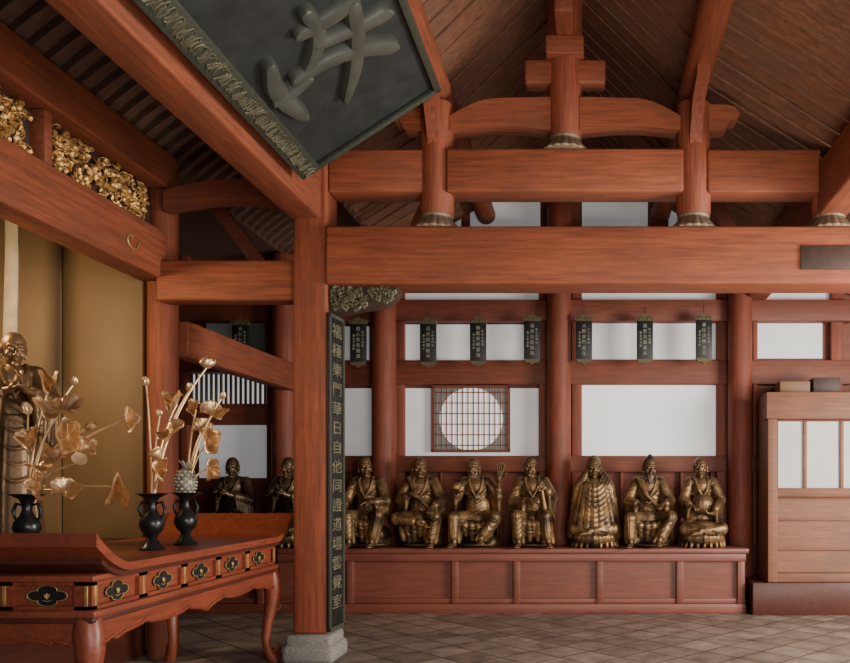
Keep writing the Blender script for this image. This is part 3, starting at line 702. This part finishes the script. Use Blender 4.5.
# ------------------------------------------------------------------ statues
def remeshed(b, vox, smooth=2, fac=.5):
    bm=b.bm; me=bpy.data.meshes.new('tmp'); bmesh.ops.recalc_face_normals(bm, faces=bm.faces); bm.to_mesh(me); bm.free()
    ob=bpy.data.objects.new('tmp',me); C.objects.link(ob)
    m=ob.modifiers.new('r','REMESH'); m.mode='VOXEL'; m.voxel_size=vox
    s=ob.modifiers.new('s','SMOOTH'); s.factor=fac; s.iterations=smooth
    bpy.context.view_layer.update()
    out=bpy.data.meshes.new_from_object(ob.evaluated_get(bpy.context.evaluated_depsgraph_get()))
    bpy.data.objects.remove(ob); bpy.data.meshes.remove(me)
    return out
def hand(b, w, d, nrm, curl, side, s=1.0):
    d=Vector(d).normalized(); nrm=Vector(nrm); nrm=(nrm-d*nrm.dot(d)).normalized(); sd=d.cross(nrm)*side
    w=Vector(w)
    b.cap(w,w+d*.02*s,.024*s,.026*s,10)
    for q in (-.022,-.007,.008,.022): b.cap(w+d*.015*s+sd*q*.6*s, w+d*.075*s+sd*q*s,.017*s,.014*s,8)
    for q,L in ((-.030,.060),(-.010,.074),(.010,.080),(.030,.070)):
        p=w+d*.075*s+sd*q*s; dd=(d+sd*q*3).normalized()
        for j in range(3):
            a=curl*(j+.5)*.55; e=(dd*math.cos(a)+nrm*math.sin(a)); p2=p+e*L*s*(.42,.32,.26)[j]
            b.cap(p,p2,.0105*s-.001*j,.0098*s-.001*j,8); p=p2
    p=w+d*.02*s+sd*.024*s; dd=(d*.6+sd*.8+nrm*.2).normalized()
    for j in range(2):
        p2=p+dd*.036*s; b.cap(p,p2,.0125*s,.0105*s,8); p=p2; dd=(dd+d*.5+nrm*curl*.3).normalized()
def head(b, c, hr, s=1.0, fat=1.0, tall=1.0, brow=1.0):
    rot=(Euler((R(hr[1]),0,0)).to_matrix()); rot=Euler((0,0,R(hr[0]))).to_matrix()@Euler((0,R(hr[2]),0)).to_matrix()@rot
    c=Vector(c)
    def T(x,y,z): return c+rot@Vector((x*s*fat,y*s,z*s*tall))
    def E(p,r): b.ell(T(*p),(r[0]*s*fat,r[1]*s,r[2]*s*tall),rot,18,14)
    E((0,.012,.03),(.082,.098,.094)); E((0,-.010,-.045),(.060,.070,.072)); E((0,-.01,-.01),(.070,.080,.08))
    b.cap(T(0,-.086,.020),T(0,-.114,-.024),.009*s,.015*s,8); E((-.016,-.098,-.028),(.010,.010,.008)); E((.016,-.098,-.028),(.010,.010,.008))
    for q in (-1,1):
        b.cap(T(q*.014,-.092,.036),T(q*.055,-.072,.034),.009*s*brow,.007*s*brow,8)
        E((q*.033,-.076,.011),(.020,.014,.009)); E((q*.042,-.058,-.030),(.026,.024,.024))
        E((q*.080,.014,-.005),(.011,.022,.040)); E((q*.077,.008,-.052),(.010,.011,.024))
    E((0,-.086,-.052),(.027,.012,.0055)); E((0,-.083,-.067),(.022,.012,.0065)); E((0,-.072,-.098),(.026,.020,.018))
    return T, rot
def statue(label, loc, rz, P, mats=('fig','robe'), scale=1.0, group='gilt statues on the bench', seed=1):
    rnd=random.Random(seed)
    t=thing('arhat_statue',label,'statue',loc,rz,group); t.scale=(scale*P.get('wx',.93),scale,scale)
    A=B(); Rb=B(); ridges=[]
    kind=P.get('kind','sit'); dz=P.get('dz',0)
    hc=Vector(P['head'])
    T,rot=head(A,hc,P['hr'],P.get('hs_',1.0),P.get('fat',1.0),P.get('tall',1.0),P.get('brow',1.0))
    nb=Vector((hc.x*.5,.02,.80+dz)); A.cap(hc+Vector((0,.02,-.05)),nb,.048,.058)
    A.ell((hc.x*.3,-.015,.70+dz),(.13,.098,.12)); A.cap((0,0,.68+dz),(0,.02,.40+dz),.08)
    if P.get('belly'): A.ell((0,-.08,.50+dz),(.15,.12,.14))
    sh={}
    for q,key in ((-1,'aL'),(1,'aR')):
        S=Vector((q*.155+hc.x*.3,.015,.755+dz)); sh[q]=S
        E_,W_,hd,hn,curl=P[key]; E_=Vector(E_)+Vector((0,0,dz)); W_=Vector(W_)+Vector((0,0,dz))
        A.cap(S,E_,.044,.038); A.cap(E_,W_,.036,.024); hand(A,W_,hd,hn,curl,q*P.get('hs',1),1.3 if P.get('raised')==key else 1.0)
        mid=E_.lerp(W_,P.get('slv',.66) if P.get('raised')!=key else .35)
        Rb.cap(S,E_,.070,.066); Rb.cap(E_,mid,.062,.050)
        L=P.get('drop',.20)
        if P.get('raised')==key: L=.32
        for k in range(6):
            f=k/5; p=E_.lerp(mid,f)
            if P.get('raised')==key: p=S.lerp(E_,.5+f*.5)
            Rb.cap(p,p+Vector((q*.015,.01,-L*(1-.25*f))),.040,.018,10)
            x0=p.x; ridges.append(([(x0+q*.01,p.z+.02),(x0+q*.02,p.z-L*.5),(x0+q*.015+rnd.uniform(-.01,.01),p.z-L*(1-.25*f))],.009))
        for k in range(4):
            p=S.lerp(E_,(k+.7)/4.2); ridges.append(([(p.x-.065,p.z+.035*q),(p.x,p.z-.015),(p.x+.065,p.z-.035*q)],.008))
    Rb.cap(sh[-1]+Vector((0,.01,0)),sh[1]+Vector((0,.01,0)),.074); Rb.ell((hc.x*.2,.03,.66+dz),(.165,.102,.15)); Rb.ell((0,.03,.48+dz),(.165,.12 if not P.get('belly') else .10,.17)); 
    Rb.ell((0,.06,.79+dz),(.12,.06,.05))
    for q in (-1,1):
        Rb.tube([(q*.080+hc.x*.3,.0,.825+dz),(q*.084+hc.x*.3,-.070,.77+dz),(q*.055,-.118,.67+dz),(-q*.01,-.130 ,.57+dz)],[.020,.022,.020,.014],8)
    cs=1 if seed%2 else -1
    if not P.get('hood'):
        for k in range(8):
            z=.74-.045*k
            ridges.append(([(-cs*(.15-.008*k),z+.07+dz),(-cs*.03,z-.01+dz),(cs*.08,z-.065+dz),(cs*.17,z-.075+dz)],.0095))
    hipz=.33+dz
    if kind=='stand':
        Rb.lathe([(.22,-.54),(.23,-.5),(.205,-.3),(.185,-.1),(.175,.2),(.17,.45)],(0,.02,0),28)
        for q in (-1,1): A.ell((q*.09,-.14,-.50),(.045,.12,.035)); A.cap((q*.06,.02,.4),(q*.09,-.05,-.48),.04)
        for k in range(5):
            x=-.15+.075*k; ridges.append(([(x*.8,.42),(x*.9+rnd.uniform(-.03,.03),.05),(x*1.15,-.53)],.011))
        for k in range(4):
            z=.42-.12*k; ridges.append(([(-.17,z+.06),(-.04,z-.08),(.10,z-.05),(.17,z+.05)],.011))
    else:
        Rb.ell((0,.03,.33+dz),(.19,.17,.13))
        for q,key in ((-1,'lL'),(1,'lR')):
            K,An,fd=P[key]; K=Vector(K); An=Vector(An)
            Rb.cap((q*.09,.0,hipz),K,.100,.078); top=An+(K-An)*.25
            A.cap((q*.05,.0,hipz+.05),K,.045,.04); A.cap(K,An,.04,.034); A.cap((0,.0,.5+dz),(q*.05,.0,hipz+.05),.05)
            Rb.cap(K,top,.074,.054)
            if kind=='sit':
                for s_ in (-1,0,1): Rb.cap(K+Vector((s_*.03,.02,-.02)),Vector((An.x+s_*.05,An.y+.03,max(.07,An.z))),.05,.028,10)
            fd=Vector(fd).normalized()
            A.cap(An+Vector((0,0,-.02)),An+fd*.10+Vector((0,0,-.03)),.034,.026,10)
            for j in range(5):
                sd=fd.cross(Vector((0,0,1)))*((j-2)*.016); A.cap(An+fd*.10+sd+Vector((0,0,-.034)),An+fd*(.145-.008*abs(j-2))+sd+Vector((0,0,-.038)),.011,.009,6)
            if kind=='sit':
                if (q+seed)%3:
                    for k in range(5): ridges.append(([(K.x-.07,K.z+.035-.055*k),(K.x+(An.x-K.x)*k/6,K.z-.03-.055*k),(K.x+.07,K.z+.035-.055*k)],.009))
                else:
                    for k in range(-2,3): ridges.append(([(K.x+.020*k,K.z+.02),(K.x+.03*k,(K.z+An.z)/2),(An.x+.035*k,.05)],.009))
        if kind=='sit':
            kl,kr=Vector(P['lL'][0]),Vector(P['lR'][0])
            for k in range(6):
                f=(k+.5)/6; p=kl.lerp(kr,f)+Vector((0,.05,-.05-.05*math.sin(PI*f))); Rb.cap(p,Vector((p.x*.9,p.y+.03,.10+.05*(k%2))),.055,.032,10)
            for k in range(6):
                z=.36-.048*k; ridges.append(([(kl.x*.7,z+.045),(kl.x*.3,z-.035),(kr.x*.3,z-.035),(kr.x*.7,z+.045)],.009))
        else:
            Rb.ell((0,-.06,.12),(.30,.23,.12)); Rb.ell((0,-.12,.24),(.24,.16,.08))
            for k in range(11):
                a=-PI/2+(k-5)*.30; Rb.cap((.24*math.cos(a)*1.05,.18*math.sin(a)-.02,.16),(.295*math.cos(a),.215*math.sin(a)-.02,.02),.045,.026,8)
                ridges.append(([(.20*math.cos(a),.22),(.25*math.cos(a),.12),(.29*math.cos(a),.01)],.010))
            for k in range(4 if not P.get('hood') else 0):
                z=.33-.05*k; ridges.append(([(-.27,z-.02),(-.12,z-.03+(.01*k)),(.05,z-.055),(.26,z-.01)],.010))
    if P.get('hood'):
        Rb.ell(hc+Vector((0,.042,.028)),(.100,.098,.122)); 
        for q in (-1,1): Rb.cap(hc+Vector((q*.080,.03,-.02)),Vector((q*.17,-.02,.72+dz)),.038,.085); Rb.cap((q*.20,-.02,.70),(q*.27,-.03,.16),.075,.09)
        for k in range(9):
            a=-PI/2+(k-4)*.30; Rb.cap((.10*math.cos(a)*1.7,.10*math.sin(a),.70+dz),(.20*math.cos(a)*1.45,.22*math.sin(a),.24),.06,.08,10)
        for k in range(13):
            d=.17+.058*k
            ridges.append(([(d*.60*math.cos(a),.97+d*math.sin(a)) for a in [R(200+14*j) for j in range(11)]],.010))
    if P.get('sash'):
        Rb.tube([sh[-1]+Vector((0,-.05,.06)),(-.05,-.135,.62+dz),(.10,-.14,.48+dz),(.19,-.06,.38+dz)],[.03,.032,.032,.03],8)
    bv=BVHTree.FromBMesh(Rb.bm)
    for pts,r in ridges:
        if rnd.random()<.14 and not P.get('hood'): continue
        r*=rnd.uniform(.7,1.12)
        pts=[(x+rnd.uniform(-.006,.006),z+rnd.uniform(-.009,.009)) for x,z in pts] if not P.get('hood') else pts
        n=len(pts); sm=[]
        for i in range(n-1):
            p0=pts[max(0,i-1)];p1=pts[i];p2=pts[i+1];p3=pts[min(n-1,i+2)]
            for j in range(7):
                u=j/7; sm.append(tuple(.5*((2*p1[c])+(-p0[c]+p2[c])*u+(2*p0[c]-5*p1[c]+4*p2[c]-p3[c])*u*u+(-p0[c]+3*p1[c]-3*p2[c]+p3[c])*u**3) for c in (0,1)))
        sm.append(pts[-1]); run=[]; runs=[]
        for (x,z) in sm:
            h=bv.ray_cast(Vector((x,-1.2,z)),Vector((0,1,0)))
            if h[0] is None or (run and abs(h[0].y-run[-1].y)>.045):
                if len(run)>3: runs.append(run)
                run=[]
                if h[0] is None: continue
            run.append(h[0]+Vector((0,.002,0)))
        if len(run)>3: runs.append(run)
        for run in runs:
            m=len(run); Rb.tube(run,[r*(.35+.75*math.sin(PI*(i+.3)/(m-.4))) for i in range(m)],6)
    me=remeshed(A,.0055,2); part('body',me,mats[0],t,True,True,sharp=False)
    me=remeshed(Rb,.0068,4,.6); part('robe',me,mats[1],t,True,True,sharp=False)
    if kind!='stand':
        b=B()
        for k in range(16):
            b.ell((rnd.uniform(-.20,.20),rnd.uniform(-.08,.16),rnd.uniform(.05,.20)),(rnd.uniform(.07,.12),rnd.uniform(.07,.11),rnd.uniform(.05,.10)),Euler((rnd.random(),rnd.random(),rnd.random())).to_matrix())
        b.ell((0,0,.03),(.26,.2,.03))
        part('rock_seat',remeshed(b,.014,1),'drobe',t,True,True,sharp=False)
    if P.get('beard'):
        b=B(); L=P['beard']
        for k in range(7):
            a=(k-3)/3; b.cap(T(a*.05,-.070+.02*abs(a),-.080+.02*abs(a)),T(a*.02,-.090,-.10-L*(1-.5*abs(a))),.018,.006,8)
        for q in (-1,1): b.cap(T(q*.006,-.100,-.043),T(q*.042,-.078,-.072),.007,.004,6)
        part('beard',remeshed(b,.006,1),P.get('bmat','hair'),t,True,True,sharp=False)
    if P.get('hair'):
        b=B(); b.ell(T(0,.026,.050),(.087,.092,.086),rot); b.ell(T(0,.02,.130),(.030,.030,.03),rot)
        b.ell(T(-.070,.03,0),(.022,.05,.06),rot); b.ell(T(.070,.03,0),(.022,.05,.06),rot)
        part('hair',remeshed(b,.007,1),'hair',t,True,True,sharp=False)
    if P.get('prop'):
        k,a=P['prop']
        if k=='bowl': part('held_bowl',B().lathe([(.02,0),(.045,.015),(.055,.05),(.048,.052),(.03,.02)],a,20),mats[1],t,True,True)
        if k=='cloth': part('held_cloth',remeshed(B().cap(a,Vector(a)+Vector((.03,.03,-.20)),.022,.036),.01,1),mats[1],t,True,True,sharp=False)
    return t
SY=9.40
def sx(px): return WX(px,SY)
sitL=((-.18,-.26,.37),(-.16,-.26,.06),(-.15,-1,0)); sitR=((.18,-.26,.37),(.16,-.26,.06),(.15,-1,0))
crL=((-.25,-.16,.22),(.06,-.28,.20),(1,-.2,0)); crR=((.25,-.16,.22),(-.06,-.30,.20),(-1,-.2,0))
poses=[
 (367,'gilt seated statue next to the tall front column, one hand resting on its knee',
  dict(head=(-.03,-.03,.945),hr=(28,8,-4),tall=1.03,aL=((-.26,-.05,.54),(-.20,-.29,.48),(0,-1,-.4),(0,-.2,-1),.7),aR=((.25,-.05,.54),(.10,-.24,.53),(-.8,-.5,0),(0,.3,-1),.8),lL=sitL,lR=((.20,-.26,.38),(.12,-.27,.06),(0,-1,0)))),
 (421,'gilt seated statue with one leg crossed over and a hand held at its chest',
  dict(head=(-.02,-.03,.935),hr=(24,10,5),fat=1.07,tall=.96,brow=1.3,aL=((-.26,-.04,.55),(-.09,-.22,.62),(.8,-.3,.5),(.2,.8,-.3),1.1),aR=((.27,-.04,.54),(.18,-.28,.47),(.1,-1,-.3),(0,-.2,-1),.6),lL=((-.26,-.22,.34),(.03,-.31,.30),(1,-.3,-.1)),lR=((.22,-.25,.36),(.17,-.25,.06),(.1,-1,0)),sash=1)),
 (477,'gilt seated statue raising one open hand beside its bearded head',
  dict(head=(-.04,-.06,.93),hr=(-6,8,0),brow=1.5,aR=((.27,-.05,.60),(.29,-.13,.79),(.15,-.1,1),(-.3,-1,0),.2),aL=((-.26,-.05,.58),(-.22,-.22,.64),(.1,-.6,.5),(.5,0,1),.9),lL=((-.26,-.23,.35),(-.25,-.25,.06),(-.4,-1,0)),lR=((.25,-.22,.35),(.08,-.30,.10),(.2,-1,0)),beard=.03,bmat='dskin',raised='aR',drop=.16,prop=('bowl',(-.21,-.32,.67)))),
 (533,'gilt seated statue tilting its head and gripping a bundled cloth with both hands',
  dict(head=(-.04,-.04,.945),hr=(16,6,9),aR=((.26,-.05,.58),(.17,-.24,.68),(-.4,-.5,.5),(-.6,.4,0),1.3),aL=((-.26,-.05,.53),(-.02,-.26,.55),(.8,-.3,.1),(0,.6,-.5),1.2),lL=sitL,lR=((.17,-.27,.37),(.21,-.26,.06),(.2,-1,0)),prop=('cloth',(.13,-.29,.66)),drop=.26)),
 (594,'gilt seated statue wrapped in a hooded cloak with ringed folds',
  dict(kind='cross',head=(0,-.04,.93),hr=(4,8,0),fat=1.06,aL=((-.24,-.03,.54),(-.06,-.16,.45),(.9,-.4,0),(0,-.2,1),.8),aR=((.24,-.03,.54),(.06,-.16,.45),(-.9,-.4,0),(0,-.2,1),.8),lL=crL,lR=crR,hood=1,wx=.9)),
 (649,'gilt seated statue with dark topknot and pointed dark beard',
  dict(head=(.01,-.04,.93),hr=(10,8,2),brow=1.3,aL=((-.27,-.04,.54),(-.12,-.25,.50),(.9,-.4,0),(0,-.2,1),.8),aR=((.27,-.04,.54),(.16,-.26,.50),(-.5,-.9,0),(0,0,-1),.9),lL=((-.25,-.24,.34),(-.24,-.25,.06),(-.3,-1,0)),lR=((.26,-.22,.36),(.10,-.30,.08),(-.1,-1,0)),beard=.09,hair=1,drop=.24,sash=1)),
 (702,'gilt seated round-bellied statue at the right end of the bench',
  dict(kind='cross',head=(-.02,-.04,.93),hr=(-12,4,-5),fat=1.12,tall=.97,aL=((-.25,-.04,.55),(-.17,-.27,.48),(.5,-1,0),(0,0,-1),.9),aR=((.25,-.04,.55),(.10,-.29,.40),(-.9,-.4,0),(0,.2,1),.8),lL=crL,lR=crR,belly=1,wx=.88)),
]
for i,(px,lb,P) in enumerate(poses):
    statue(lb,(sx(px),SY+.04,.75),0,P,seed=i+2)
clasp=dict(head=(0,-.03,.93),hr=(12,6,0),aL=((-.26,-.05,.55),(-.05,-.24,.62),(.5,-.2,.7),(.8,.1,0),.4),aR=((.26,-.05,.55),(.05,-.24,.62),(-.5,-.2,.7),(-.8,.1,0),.4),lL=crL,lR=crR,kind='cross',wx=.88)
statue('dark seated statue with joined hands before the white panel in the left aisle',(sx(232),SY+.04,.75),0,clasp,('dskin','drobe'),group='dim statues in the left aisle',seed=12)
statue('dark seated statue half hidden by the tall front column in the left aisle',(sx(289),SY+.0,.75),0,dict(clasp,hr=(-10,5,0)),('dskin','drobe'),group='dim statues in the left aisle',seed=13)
stand=dict(kind='stand',head=(0,-.05,.925),hr=(4,12,0),aL=((-.25,-.08,.56),(-.04,-.26,.62),(.3,-.4,.8),(.9,0,0),.25),aR=((.25,-.08,.56),(.04,-.26,.62),(-.3,-.4,.8),(-.9,0,0),.25),drop=.34)
statue('bronze standing statue with joined hands at the left edge beside the ochre screen',(WX(13,5.5),5.5,1.02+.54*.95),R(42),stand,('monk','monkrobe'),scale=.95,group='altar statues',seed=5)
# ------------------------------------------------------------------ lights
def area(name,loc,target,size,power,col,sy=None):
    l=bpy.data.lights.new(name,'AREA'); l.energy=power; l.color=col; l.size=size
    if sy: l.shape='RECTANGLE'; l.size_y=sy
    o=bpy.data.objects.new(name,l); C.objects.link(o); o.location=loc
    o.rotation_euler=(Vector(target)-Vector(loc)).to_track_quat('-Z','Y').to_euler(); return o
area('daylight_right',(5.4,5.2,2.1),(-.3,8.6,1.5),2.4,620,(1,.93,.83),2.0)
area('front_fill',(2.0,-.8,2.0),(-.5,7,2.8),3.2,250,(1,.93,.84),2.0)  # added fill lamp behind the camera, brightens the front of the timbers
area('roof_bounce',(.9,3.8,.6),(.1,7.4,5),2.6,80,(1,.86,.70),2.0)
area('altar_lamp',(-4.75,5.2,3.0),(-4.1,6.6,1.8),.4,42,(1,.70,.38))
w_=bpy.data.worlds.new('world'); bpy.context.scene.world=w_; w_.use_nodes=True
w_.node_tree.nodes['Background'].inputs[0].default_value=(.86,.90,1,1); w_.node_tree.nodes['Background'].inputs[1].default_value=.17
